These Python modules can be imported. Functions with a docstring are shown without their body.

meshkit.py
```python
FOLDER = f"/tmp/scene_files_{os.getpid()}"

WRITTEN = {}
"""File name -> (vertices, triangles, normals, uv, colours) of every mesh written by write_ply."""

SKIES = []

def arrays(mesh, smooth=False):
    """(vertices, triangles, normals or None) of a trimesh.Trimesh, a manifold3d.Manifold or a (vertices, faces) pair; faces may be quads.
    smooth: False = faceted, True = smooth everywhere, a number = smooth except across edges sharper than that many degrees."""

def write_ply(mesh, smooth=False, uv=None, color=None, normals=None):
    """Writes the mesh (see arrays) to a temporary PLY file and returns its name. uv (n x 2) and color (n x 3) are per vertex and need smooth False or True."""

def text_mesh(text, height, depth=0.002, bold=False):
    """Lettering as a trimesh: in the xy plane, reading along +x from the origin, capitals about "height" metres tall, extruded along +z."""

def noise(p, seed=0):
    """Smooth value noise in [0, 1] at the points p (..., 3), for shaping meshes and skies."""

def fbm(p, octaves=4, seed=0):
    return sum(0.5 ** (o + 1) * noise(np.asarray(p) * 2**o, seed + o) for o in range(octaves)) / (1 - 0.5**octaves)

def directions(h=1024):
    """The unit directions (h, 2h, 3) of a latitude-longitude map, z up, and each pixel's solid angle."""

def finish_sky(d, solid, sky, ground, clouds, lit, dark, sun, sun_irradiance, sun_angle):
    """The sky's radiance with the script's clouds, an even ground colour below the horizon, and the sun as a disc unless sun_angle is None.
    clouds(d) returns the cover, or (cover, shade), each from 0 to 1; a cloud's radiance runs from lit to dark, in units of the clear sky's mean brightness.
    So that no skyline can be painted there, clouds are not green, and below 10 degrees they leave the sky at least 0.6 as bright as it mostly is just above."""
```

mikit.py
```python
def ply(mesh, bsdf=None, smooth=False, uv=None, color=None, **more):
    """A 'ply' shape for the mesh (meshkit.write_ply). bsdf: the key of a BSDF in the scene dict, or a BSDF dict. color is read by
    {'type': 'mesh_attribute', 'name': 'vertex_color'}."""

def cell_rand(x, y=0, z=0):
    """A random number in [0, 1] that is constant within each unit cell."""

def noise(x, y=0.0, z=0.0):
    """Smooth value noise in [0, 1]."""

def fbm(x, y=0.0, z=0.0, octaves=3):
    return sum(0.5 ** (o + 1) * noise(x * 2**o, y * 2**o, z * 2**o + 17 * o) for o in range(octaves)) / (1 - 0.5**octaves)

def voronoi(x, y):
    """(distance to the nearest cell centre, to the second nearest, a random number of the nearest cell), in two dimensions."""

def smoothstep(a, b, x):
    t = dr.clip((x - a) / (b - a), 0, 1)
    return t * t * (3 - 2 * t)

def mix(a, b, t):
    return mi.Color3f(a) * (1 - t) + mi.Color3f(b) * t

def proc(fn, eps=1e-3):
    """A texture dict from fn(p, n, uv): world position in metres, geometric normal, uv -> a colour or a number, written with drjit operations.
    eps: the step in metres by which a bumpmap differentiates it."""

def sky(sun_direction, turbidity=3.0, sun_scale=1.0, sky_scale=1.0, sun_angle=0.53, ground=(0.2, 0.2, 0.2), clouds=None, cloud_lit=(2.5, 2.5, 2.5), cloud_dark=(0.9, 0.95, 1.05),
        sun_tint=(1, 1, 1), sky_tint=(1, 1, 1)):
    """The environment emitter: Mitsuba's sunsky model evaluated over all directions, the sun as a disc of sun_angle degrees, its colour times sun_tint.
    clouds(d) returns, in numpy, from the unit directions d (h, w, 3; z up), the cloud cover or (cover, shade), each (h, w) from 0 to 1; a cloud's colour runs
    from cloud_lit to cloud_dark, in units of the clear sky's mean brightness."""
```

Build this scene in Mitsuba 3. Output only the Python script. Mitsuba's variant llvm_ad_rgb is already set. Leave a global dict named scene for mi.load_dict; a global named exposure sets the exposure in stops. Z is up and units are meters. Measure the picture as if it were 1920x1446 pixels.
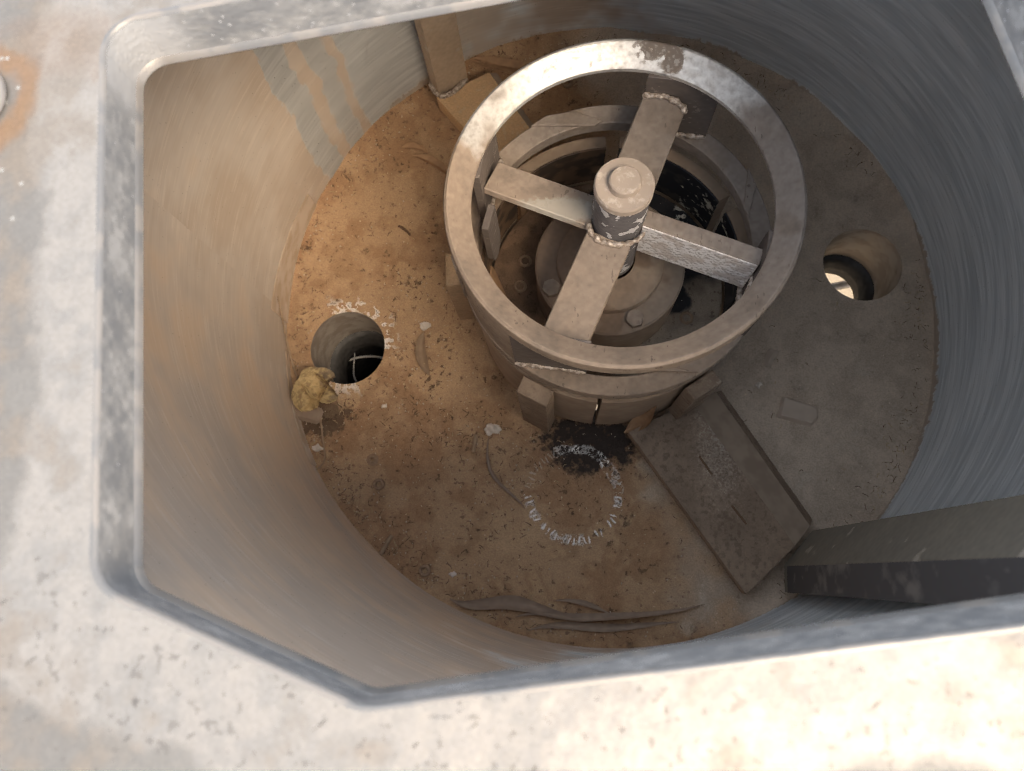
import math, random
import numpy as np, trimesh, mitsuba as mi, drjit as dr
from shapely.geometry import Polygon, Point
import mikit, meshkit
from mikit import noise, fbm, voronoi, smoothstep, mix, proc, cell_rand
T = mi.ScalarTransform4f
random.seed(7); rng = np.random.default_rng(11)
scene, labels = {}, {}

# ------------------------------------------------------------------ camera, sky, exposure
F, PITCH, ROLL, CAM = 1339.906, -0.22629, 0.06078, np.array([-0.07468, -0.36639, 1.06948])
def cam_axes():
    B = np.array([[1, 0, 0], [0, -1, 0], [0, 0, -1.0]])
    cp, sp, cr, sr = math.cos(PITCH), math.sin(PITCH), math.cos(ROLL), math.sin(ROLL)
    return np.array([[1, 0, 0], [0, cp, -sp], [0, sp, cp]]) @ np.array([[cr, 0, sr], [0, 1, 0], [-sr, 0, cr]]) @ B
AX = cam_axes()
scene['camera'] = dict(type='thinlens', fov=math.degrees(2 * math.atan(960 / F)), fov_axis='x', aperture_radius=0.0019, focus_distance=0.84,
                       near_clip=0.02, far_clip=400.0, to_world=T().look_at(origin=CAM.tolist(), target=(CAM + AX[2]).tolist(), up=(-AX[1]).tolist()))
scene['sky_light'] = mikit.sky((0.43, -0.47, 0.75), turbidity=3, sun_scale=0.3, sun_angle=38, clouds=lambda d: 0.85, cloud_lit=(1.42, 1.49, 1.59), sun_tint=(1.0, 0.965, 0.92))
exposure = 3.95

# ------------------------------------------------------------------ helpers
def at(x, y, z):
    """The place in the drum, at height z, that I measured in the photograph at pixel (x, y): used once per object to write down its position."""
    d = np.array([(x - 960) / F, (y - 723) / F, 1.0]) @ AX
    return CAM + d * ((z - CAM[2]) / d[2])
def key_for(name):
    k, n = name, 0
    while k in scene or k in labels:
        n += 1; k = f'{name}_{n:03d}'
    return k
def obj(name, mesh, bsdf, smooth=False, parent=None):
    k = key_for((parent + '__' if parent else '') + name)
    scene[k] = mikit.ply(mesh, bsdf, smooth)
    return k
def thing(name, label, cat, group=None):
    k = key_for(name); labels[k] = {'label': label, 'category': cat}
    if group: labels[k]['group'] = group
    return k
def single(name, mesh, bsdf, label, cat, smooth=False, group=None, kind=None):
    k = obj(name, mesh, bsdf, smooth); labels[k] = {'label': label, 'category': cat}
    if group: labels[k]['group'] = group
    if kind: labels[k]['kind'] = kind
    return k
cat = trimesh.util.concatenate
def lathe(prof, n=128, a0=0.0, a1=2 * math.pi):
    """prof: (r, z) going so that the outside lies on the right hand; a0..a1 in radians."""
    prof = np.array(prof, float); full = abs(a1 - a0 - 2 * math.pi) < 1e-6
    a = np.linspace(a0, a1, n + 1)[: n if full else n + 1]; m, L = len(a), len(prof)
    v = np.stack([prof[None, :, 0] * np.cos(a)[:, None], prof[None, :, 0] * np.sin(a)[:, None], np.broadcast_to(prof[None, :, 1], (m, L))], -1).reshape(-1, 3)
    f = []
    for i in range(m if full else m - 1):
        j = (i + 1) % m
        for k in range(L - 1):
            f.append([i * L + k, j * L + k, j * L + k + 1, i * L + k + 1])
    return trimesh.Trimesh(v, np.vstack([np.array(f)[:, [0, 1, 2]], np.array(f)[:, [0, 2, 3]]]), process=False)
def solid(m):
    m = trimesh.Trimesh(m.vertices, m.faces, process=True); m.merge_vertices(); m.fix_normals(); return m
def ring_solid(prof, n=160, a0=0.0, a1=2 * math.pi):
    """closed profile polygon swept round the axis (with end caps for an arc)"""
    full = abs(a1 - a0 - 2 * math.pi) < 1e-6
    m = lathe(list(prof) + [prof[0]], n, a0, a1)
    if not full:
        caps = []
        P = Polygon(prof); vv, ff = trimesh.creation.triangulate_polygon(P, engine='earcut')
        for a in (a0, a1):
            caps.append(trimesh.Trimesh(np.stack([vv[:, 0] * math.cos(a), vv[:, 0] * math.sin(a), vv[:, 1]], 1), ff, process=False))
        m = cat([m] + caps)
    return solid(m)
def rrect(r0, r1, z0, z1, c=0.002):
    return [(r0 + c, z0), (r1 - c, z0), (r1 - .3 * c, z0 + .3 * c), (r1, z0 + c), (r1, z1 - c), (r1 - .3 * c, z1 - .3 * c), (r1 - c, z1), (r0 + c, z1), (r0 + .3 * c, z1 - .3 * c), (r0, z1 - c), (r0, z0 + c), (r0 + .3 * c, z0 + .3 * c)]
def hull(pts): return trimesh.convex.convex_hull(np.array(pts, float))
def rbox(size, c=0.0012):
    """a box with chamfered edges, centred"""
    s = np.array(size) / 2; P = []
    for sx in (-1, 1):
        for sy in (-1, 1):
            for sz in (-1, 1):
                for k in range(3):
                    e = np.array([c, c, c]); e[k] = 0
                    P.append(np.array([sx, sy, sz]) * (s - e))
    return hull(P)
def frame(m, o, x, z=(0, 0, 1)):
    """puts a mesh with its x along x and z about z at o"""
    x = np.array(x, float); x /= np.linalg.norm(x); z = np.array(z, float)
    y = np.cross(z, x); y /= np.linalg.norm(y); z = np.cross(x, y)
    M = np.eye(4); M[:3, 0], M[:3, 1], M[:3, 2], M[:3, 3] = x, y, z, o
    m = m.copy(); m.apply_transform(M); return m
def prism(poly, z0, z1, c=0.0012):
    """a convex upright prism with chamfered edges"""
    P = Polygon(poly); Q = P.buffer(-c, join_style=2); pts = []
    for z, R in ((z0, Q), (z0 + c, P), (z1 - c, P), (z1, Q)):
        pts += [(x, y, z) for x, y in list(R.exterior.coords)[:-1]]
    return hull(pts)
def tube(pts, rad, sides=6, closed=True):
    p = np.asarray(pts, float); rad = np.broadcast_to(np.asarray(rad, float), (len(p),))
    t = np.gradient(p, axis=0); t /= np.linalg.norm(t, axis=1, keepdims=True) + 1e-12
    a = np.cross(t, np.where(np.abs(t[:, 2:]) < 0.9, [0, 0, 1.0], [1.0, 0, 0])); a /= np.linalg.norm(a, axis=1, keepdims=True) + 1e-12
    b = np.cross(t, a); ang = np.arange(sides) * 2 * math.pi / sides
    v = (p[:, None] + rad[:, None, None] * (np.cos(ang)[None, :, None] * a[:, None] + np.sin(ang)[None, :, None] * b[:, None])).reshape(-1, 3)
    n = len(p); f = []
    for i in range(n - 1):
        for j in range(sides):
            q = [i * sides + j, i * sides + (j + 1) % sides, (i + 1) * sides + (j + 1) % sides, (i + 1) * sides + j]
            f += [[q[0], q[1], q[2]], [q[0], q[2], q[3]]]
    if closed:
        for base, fl in ((0, 1), ((n - 1) * sides, 0)):
            for j in range(1, sides - 1): f.append([base, base + j + (1 - fl), base + j + fl])
    return trimesh.Trimesh(v, f, process=False)
def spline(P, n):
    from scipy.interpolate import CubicSpline
    P = np.array(P, float); t = np.r_[0, np.cumsum(np.linalg.norm(np.diff(P, axis=0), axis=1))]
    return CubicSpline(t, P)(np.linspace(0, t[-1], n))
def bead(P, r=0.004, n=40, seed=1):
    """a weld bead: a lumpy line"""
    p = spline(P, n); s = meshkit.noise(np.stack([np.arange(n) * 0.55, np.full(n, seed * 3.1), np.zeros(n)], 1))
    m = tube(p, r * (0.65 + 0.7 * s) * np.minimum(1, np.minimum(np.arange(n) + .6, n - .4 - np.arange(n)) / 2.5), 8)
    m.vertices += (meshkit.noise(m.vertices * 260)[:, None] - .5) * r * 0.7
    return m
def rough_mesh(m, edge, amp, freq, seed=0):
    m = m.subdivide_to_size(edge); m = trimesh.Trimesh(m.vertices, m.faces, process=True)
    m.vertices = m.vertices + m.vertex_normals * ((meshkit.fbm(m.vertices * freq, 3, seed) - .5) * 2 * amp)[:, None]
    return m
def hexnut(r, h, hole=0.0, c=0.0012):
    a = np.radians(np.arange(6) * 60 + 14)
    m = hull([(r * math.cos(t), r * math.sin(t), z) for t in a for z in (0, h - c)] + [(.88 * r * math.cos(t), .88 * r * math.sin(t), h) for t in np.linspace(0, 2 * math.pi, 25)])
    return m

# ------------------------------------------------------------------ materials
def principled(color, rough, metallic=None, spec=0.5, bump=None, bscale=1.0, aniso=None):
    val = lambda x: proc(x) if callable(x) else ({'type': 'rgb', 'value': list(x)} if isinstance(x, (tuple, list)) else x)
    d = {'type': 'principled', 'base_color': val(color), 'roughness': val(rough), 'specular': spec}
    if metallic is not None: d['metallic'] = val(metallic)
    if aniso is not None: d['anisotropic'] = aniso
    if bump is not None: d = {'type': 'bumpmap', 'arbitrary': proc(bump, 4e-4), 'scale': bscale, 'bsdf': d}
    return {'type': 'twosided', 'bsdf': d}
def C(*c): return mi.Color3f(*c)
def clip01(x): return dr.clip(x, 0, 1)
def flecks(x, y, s, density, lo, hi):
    d, _, w = voronoi(x * s, y * s)
    return dr.select(w < density, 1 - smoothstep(lo, hi, d), 0.0)
def polar(p): return dr.sqrt(p.x * p.x + p.y * p.y), dr.atan2(p.y, p.x)
def grit(p, s=1.0): return fbm(p.x * 420 * s, p.y * 420 * s, p.z * 420 * s, 3)

# --- the dust on the floor: orange-brown on the west side, grey-brown on the east side, damp and greasy patches with outlines of their own
HOLES = [(-0.400, -0.0545), (0.405, 0.0655)]; HR = 0.0593
RING_C = (-0.048, -0.286)
def blob(p, x, y, rx, ry, n, w=0.55, e=0.18):
    """1 inside an irregular patch round (x, y) whose ragged outline follows the noise n"""
    d = dr.sqrt(dr.square((p.x - x) / rx) + dr.square((p.y - y) / ry)) + (n - 0.5) * 2 * w
    return 1 - smoothstep(1 - e, 1 + e, d)
def floor_color(p, n, uv):
    n1 = fbm(p.x * 9, p.y * 9, 1.0, 4); n2 = fbm(p.x * 38, p.y * 38, 5.0, 4); n3 = fbm(p.x * 160, p.y * 160, 2.0, 3); n4 = fbm(p.x * 700, p.y * 700, 9.0, 2)
    orange = mix((0.40, 0.268, 0.165), (0.325, 0.208, 0.123), smoothstep(.35, .65, n2))
    grey = mix((0.47, 0.385, 0.305), (0.40, 0.325, 0.255), smoothstep(.35, .68, n2))
    east = smoothstep(-.02, .09, p.x + 0.18 * p.y - 0.02 + (n1 - .5) * .22 + (n2 - .5) * .10)
    c = mix(orange, grey, east)
    n5 = fbm(p.x * 14 + 7, p.y * 14, 3.0, 4)
    ruddy = smoothstep(.40, .62, n5 * .6 + n2 * .4) * (1 - east)
    c = mix(c, mix((0.35, 0.205, 0.115), (0.28, 0.165, 0.095), n3), ruddy * .6)
    pale = smoothstep(.56, .66, n1 * .6 + n2 * .4)
    c = mix(c, mix((0.52, 0.37, 0.23), (0.52, 0.45, 0.37), east), pale * .5)
    grease = (blob(p, -.015, -.208, .075, .042, n2 * .5 + n3 * .5, 1.0, .3))
    grease = dr.maximum(grease, blob(p, -.432, -.165, .05, .032, n2 * .6 + n3 * .4, 1.0) * .7)
    c = mix(c, C(0.022, 0.021, 0.023), grease * .92)
    # chalky tooth marks left in a ring by a cutter
    dx, dy = p.x - RING_C[0], p.y - RING_C[1]
    rr, aa = dr.sqrt(dx * dx + dy * dy), dr.atan2(dy, dx)
    u = aa * (58 / (2 * math.pi)) + (n2 - .5) * 1.2; cid = dr.floor(u); fr = u - cid
    tilt = (cell_rand(cid, 3) - .5) * 1.5
    stroke = (1 - smoothstep(.10, .26, dr.abs(fr - .5 - tilt * (rr - .067) / .012))) * (1 - smoothstep(.0035, .0065, dr.abs(rr - .067 - (cell_rand(cid, 5) - .5) * .005)))
    line = stroke * smoothstep(.28, .44, n3 * .6 + n4 * .4)
    keep = dr.select(cell_rand(cid, 1) < .74, 1.0, 0.0) * dr.select(p.y < RING_C[1] + .004, 1.0, 0.25)
    crust = (1 - smoothstep(.006, .010, dr.abs(rr - .067 + (n2 - .5) * .012))) * smoothstep(.50, .60, n4 * .4 + n3 * .6)
    sect = smoothstep(.5, .62, fbm(aa * 1.7 + 3, 1.0, 2.0, 2) + (n3 - .5) * .3)
    north = dr.select(dr.abs(aa - 1.35) < .62, 1.0, 0.0)
    white = dr.maximum(line * keep, crust * dr.maximum(sect * .5, north * (.5 + .5 * smoothstep(.45, .6, n2))))
    # pale scale round the left outlet
    hx, hy = p.x - HOLES[0][0], p.y - HOLES[0][1]
    hr, ha = dr.sqrt(hx * hx + hy * hy), dr.atan2(hy, hx)
    scale = (1 - smoothstep(.006, .030, hr - .0605 + (n2 - .5) * .03)) * smoothstep(.50, .57, n3 * .65 + n2 * .35) * dr.maximum(dr.select(dr.abs(ha - 1.0) < 1.05, 1.0, 0.0), dr.select(dr.abs(ha + 1.75) < .5, .8, 0.0))
    white = dr.maximum(white, scale * .8)
    c = mix(c, C(0.80, 0.78, 0.75), white * .95)
    c = mix(c, C(0.075, 0.045, 0.028), smoothstep(.66, .75, n3 * .75 + n4 * .25) * (1 - .7 * east) * .6)
    c = mix(c, C(0.07, 0.045, 0.03), smoothstep(.67, .76, n2 * .5 + n3 * .5) * (1 - .75 * east) * .55)
    c = mix(c, C(0.66, 0.55, 0.42), flecks(p.x + 3, p.y + (n2 - .5) * .02, 95, .07, .05, .11) * .7)
    return c * (0.80 + 0.40 * n4)
def floor_rough(p, n, uv):
    return 0.94
def floor_bump(p, n, uv):
    return 0.0022 * fbm(p.x * 60, p.y * 60, 0, 3) + 0.0009 * fbm(p.x * 380, p.y * 380, 0, 2)
scene['dusty_floor'] = principled(floor_color, .95, spec=.25, bump=floor_bump)

def table_color(p, n, uv):
    n2 = fbm(p.x * 38, p.y * 38, 5.0, 4); n3 = fbm(p.x * 170, p.y * 170, 2.0, 3); n4 = fbm(p.x * 700, p.y * 700, 9.0, 2)
    east = smoothstep(-.02, .04, p.x + (n2 - .5) * .1)
    c = mix(mix((0.185, 0.118, 0.076), (0.13, 0.083, 0.054), smoothstep(.4, .6, n2)), mix((0.31, 0.25, 0.19), (0.24, 0.19, 0.145), smoothstep(.4, .6, n2)), east)
    oil = dr.maximum(blob(p, .115, .075, .062, .072, n2, .35), dr.maximum(blob(p, .03, .14, .06, .03, n2, .5), blob(p, .095, -.02, .02, .025, n2, .6)))
    c = mix(c, C(0.016, 0.019, 0.026), oil * .95)
    smear = smoothstep(.52, .60, n3 * .55 + n2 * .45) * dr.maximum(blob(p, .142, .085, .030, .036, n3, .35), blob(p, .118, .112, .018, .024, n3, .4))
    c = mix(c, C(0.62, 0.58, 0.50), smear * .9)
    c = mix(c, C(0.5, 0.45, 0.38), oil * flecks(p.x, p.y, 150, .10, .05, .12))
    c = mix(c, C(0.07, 0.045, 0.03), smoothstep(.64, .72, n3 * .7 + n4 * .3) * .6)
    return c * (0.82 + .36 * n4)
scene['dusty_table'] = principled(table_color, .9, spec=.3, bump=floor_bump)

# --- rotor: steel under a film of pale brown dust that is rubbed off in patches
def rotor_mask(p):
    n1 = fbm(p.x * 24 + 4, p.y * 24, p.z * 24, 4); n2 = fbm(p.x * 210, p.y * 210, p.z * 210, 3)
    return n1, n2
def dust_tone(p, n1, n2):
    west = smoothstep(.10, -.14, p.x * .8 + p.y * .9 + (n1 - .5) * .2)
    c = mix((0.262, 0.222, 0.194), (0.275, 0.212, 0.163), west)
    c = mix(c, C(0.205, 0.162, 0.128), smoothstep(.48, .70, n1) * .75)
    fl = smoothstep(.70, .76, fbm(p.x * 330 + p.z * 90, p.y * 130, p.z * 130, 2)) * smoothstep(.4, .6, fbm(p.x * 30, p.y * 30, p.z * 30 + 3, 2))
    c = mix(c, C(0.13, 0.10, 0.075), fl * .7)
    return c * (0.78 + 0.44 * n2)
def rotor_color(p, n, uv):
    n1, n2 = rotor_mask(p)
    return dust_tone(p, n1, n2)
def upper_ring_bright(p):
    n1, n2 = rotor_mask(p)
    r, a = polar(p)
    worn = 1 - smoothstep(.75, 1.15, dr.abs(a - 1.72) + (n1 - .5) * 1.3)  # bright arc: bare steel, with the highlight there put into its colour
    grime = dr.maximum(blob(p, .046, .180, .022, .012, n2, 1.0, .3), blob(p, .062, .164, .011, .011, n2 * .6 + n1 * .4, .7)) * (.55 + .9 * (n2 - .25))
    return worn * (1 - grime), grime, n1, n2
def ring_color(p, n, uv):
    b, g, n1, n2 = upper_ring_bright(p)
    c = mix(dust_tone(p, n1, n2), C(0.60, 0.59, 0.575) * (.8 + .4 * n2), b * (.45 + .55 * smoothstep(.2, .7, n2 * .6 + n1 * .4 + .1)))
    return mix(c, C(0.17, 0.135, 0.11) * (.5 + n2), clip01(g * 1.1) * smoothstep(.32, .5, n2 + .08))
def ring_rough(p, n, uv):
    b, g, n1, n2 = upper_ring_bright(p)
    return 0.66 - .24 * b
def ring_metal(p, n, uv):
    b, g, n1, n2 = upper_ring_bright(p)
    return .2 + b * .35 * smoothstep(.3, .55, n2 + .1)
def lathe_bump(p, n, uv):
    r, a = polar(p)
    return 0.00022 * noise(r * 2600, a * 3) + 0.0003 * grit(p)
def fine_bump(p, n, uv): return 0.0007 * grit(p) + 0.0004 * fbm(p.x * 90, p.y * 90, p.z * 90, 2)
scene['rotor_dust'] = principled(rotor_color, lambda p, n, uv: .52 + .3 * fbm(p.x * 40, p.y * 40, p.z * 40, 3), .22, spec=.5, bump=fine_bump)
scene['rotor_ring_steel'] = principled(ring_color, ring_rough, ring_metal, bump=lathe_bump)
def sawn_color(p, n, uv):
    n2 = fbm(p.x * 330, p.y * 330, p.z * 330, 3); n1 = fbm(p.x * 60, p.y * 60, p.z * 60, 3)
    c = mix((0.84, 0.81, 0.79), (0.52, 0.48, 0.45), smoothstep(.45, .65, n2))
    return mix(c, C(0.50, 0.42, 0.36), smoothstep(.5, .62, n1) * .6)
def sawn_metal(p, n, uv): return 0.15
scene['sawn_steel'] = principled(sawn_color, .5, sawn_metal, bump=lambda p, n, uv: 0.0008 * fbm(p.x * 420, p.y * 420, p.z * 420, 2))
def scrub_color(p, n, uv):      # the west spoke: dust with rubbed pale streaks
    n1, n2 = rotor_mask(p); 
    rub = blob(p, -.075, .012, .05, .018, n2 * .6 + n1 * .4, .75, .3)
    return mix(dust_tone(p, n1, n2), C(0.42, 0.40, 0.355), rub * .7)
scene['scrubbed_steel'] = principled(scrub_color, .6, spec=.5, bump=fine_bump)
def hub_color(p, n, uv):
    n1 = fbm(p.x * 85, p.y * 85, p.z * 85, 4); n2 = fbm(p.x * 260, p.y * 260, p.z * 260, 3)
    paint = mix((0.085, 0.082, 0.088), (0.15, 0.14, 0.145), n2)
    chip = smoothstep(.60, .62, n1 + (n2 - .5) * .12)
    c = mix(paint, C(0.50, 0.49, 0.50), chip)
    return c
scene['hub_paint'] = principled(hub_color, .55, spec=.5, bump=fine_bump)
scene['cap_dust'] = principled(lambda p, n, uv: mix((0.31, 0.258, 0.218), (0.42, 0.37, 0.32), smoothstep(.5, .75, fbm(p.x * 160, p.y * 160, p.z * 160, 4))), .8, spec=.3, bump=fine_bump)
scene['weld_metal'] = principled(lambda p, n, uv: mix((0.46, 0.40, 0.35), (0.24, 0.19, 0.15), smoothstep(.35, .65, fbm(p.x * 300, p.y * 300, p.z * 300, 3))), .5, 0.2)
def dark_plate(p, n, uv):
    n1, n2 = rotor_mask(p)
    c = mix((0.105, 0.088, 0.082), (0.15, 0.125, 0.11), n2)
    return mix(c, C(.30, .26, .23), smoothstep(.62, .72, n2 * .6 + n1 * .4) * .5)
scene['bare_dark_plate'] = principled(dark_plate, .55, 0.25, bump=fine_bump)
def flange_color(p, n, uv):
    n1, n2 = rotor_mask(p)
    c = mix((0.195, 0.14, 0.103), (0.27, 0.215, 0.168), smoothstep(-.05, .05, p.x + (n1 - .5) * .15))
    c = mix(c, C(0.17, 0.115, 0.08), smoothstep(.52, .64, n1) * .7)
    return c * (.85 + .3 * n2)
scene['flange_dust'] = principled(flange_color, .88, spec=.3, bump=fine_bump)
# --- ploughs and lugs
def plough_color(p, n, uv):
    n1 = fbm(p.x * 30, p.y * 30, p.z * 30, 4); n2 = fbm(p.x * 190, p.y * 190, p.z * 190, 3); n3 = fbm(p.x * 520, p.y * 520, p.z * 520, 2)
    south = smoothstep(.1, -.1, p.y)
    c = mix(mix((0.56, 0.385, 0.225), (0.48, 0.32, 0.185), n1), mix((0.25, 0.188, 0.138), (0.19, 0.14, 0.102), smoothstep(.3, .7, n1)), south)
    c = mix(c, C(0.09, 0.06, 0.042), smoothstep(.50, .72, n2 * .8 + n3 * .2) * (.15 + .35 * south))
    c = mix(c, C(0.56, 0.44, 0.30), smoothstep(.62, .72, n2) * (1 - south) * .5)
    rub = blob(p, .155, -.205, .03, .085, n2, .9, .5) * south
    c = mix(c, C(0.46, 0.42, 0.37), rub * .42 * smoothstep(.35, .7, n3 * .6 + n2 * .4))
    return c * (.82 + .36 * n3)
scene['plough_dust'] = principled(plough_color, .85, spec=.35, bump=lambda p, n, uv: 0.0018 * fbm(p.x * 260, p.y * 260, p.z * 260, 3) + .0012 * fbm(p.x * 70, p.y * 70, p.z * 70, 2))
scene['facet_dust'] = principled(lambda p, n, uv: mix((0.315, 0.245, 0.185), (0.25, 0.19, 0.142), smoothstep(.3, .7, fbm(p.x * 60, p.y * 60, p.z * 60, 4))), .85, spec=.35, bump=fine_bump)
def post_color(p, n, uv):
    n1 = fbm(p.x * 26, p.y * 26, p.z * 14, 4); n2 = fbm(p.x * 200, p.y * 200, p.z * 200, 3)
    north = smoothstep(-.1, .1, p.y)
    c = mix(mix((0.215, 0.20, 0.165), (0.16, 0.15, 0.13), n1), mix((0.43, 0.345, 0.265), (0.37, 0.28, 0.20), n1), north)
    smear = smoothstep(.60, .68, n1 * .6 + fbm(p.x * 60, p.y * 60, p.z * 60, 3) * .4)
    c = mix(c, C(0.46, 0.42, 0.36), smear * .55)
    return c * (.85 + .3 * n2)
def collar_color(p, n, uv):
    n2 = fbm(p.x * 38, p.y * 38, p.z * 38, 4); n3 = fbm(p.x * 170, p.y * 170, p.z * 170, 3)
    r, a = polar(p)
    c = mix((0.30, 0.225, 0.165), (0.25, 0.185, 0.135), smoothstep(.2, .8, n2)) * (.88 + .24 * n3)
    return c
def grease_color(p, n, uv):
    n2 = fbm(p.x * 38, p.y * 38, p.z * 38, 4); n3 = fbm(p.x * 150, p.y * 150, p.z * 150, 4)
    east = smoothstep(-.02, .02, p.x + (n2 - .5) * .1)
    g = mix(mix((0.13, 0.085, 0.055), (0.06, 0.045, 0.036), smoothstep(.4, .6, n2)), mix((0.020, 0.022, 0.028), (0.055, 0.05, 0.045), smoothstep(.5, .7, n2)), east)
    smear = smoothstep(.55, .64, n3 * .5 + n2 * .5) * smoothstep(.5, .9, blob(p, .135, .085, .055, .06, n2, .4))
    return mix(g, C(0.60, 0.56, 0.48), smear * .9)
scene['grease_film'] = principled(grease_color, .5, spec=.5, bump=fine_bump)
scene['collar_steel'] = principled(collar_color, .75, spec=.4, bump=fine_bump)
scene['post_steel'] = principled(post_color, .55, 0.2, bump=fine_bump)
scene['shaded_grimy_steel'] = principled(lambda p, n, uv: mix((0.085, 0.084, 0.088), (0.19, 0.18, 0.17), smoothstep(.52, .78, fbm(p.x * 50, p.y * 50, p.z * 32, 4))), .5, .2, bump=fine_bump)  # dark tone puts the post's shade into the colour, along with grime smears
# --- drum wall: brushed steel with a coat of dust on the west side, two strips where it was wiped away
def wall_parts(p):
    r, a = polar(p)
    s1 = fbm(a * 5.5, p.z * 210, 1.0, 3); s2 = fbm(a * 16, p.z * 620, 4.0, 2); n1 = fbm(a * 6, p.z * 12, 2.0, 4); n2 = fbm(a * 110, p.z * 60, 3.0, 3)
    slant = fbm((a * .5 + p.z * .25) * 9, (p.z - a * .05) * 130, 7.0, 3)
    deg = a * 57.2958
    dust = smoothstep(74, 104, dr.abs(deg + 8 * p.z) + (n1 - .5) * 55 + (slant - .5) * 12)
    rag = (fbm(p.z * 22, 1.0, 8.0, 3) - .5) * 1.5 + (n2 - .5) * 1.6 - p.z * 1.5
    wipe1 = (1 - smoothstep(2.35, 2.65, dr.abs(deg - 150.2 - rag)))
    wipe2 = (1 - smoothstep(1.75, 2.05, dr.abs(deg - 143.0 - rag)))
    clean = smoothstep(139.6, 138.6, deg - rag) * smoothstep(112, 124, deg - rag + (n1 - .5) * 30)
    dust = dust * (1 - .62 * dr.maximum(wipe1, wipe2)) * (1 - .75 * clean)
    return r, a, s1, s2, n1, n2, slant, dust, dr.maximum(wipe1, wipe2), clean
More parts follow.
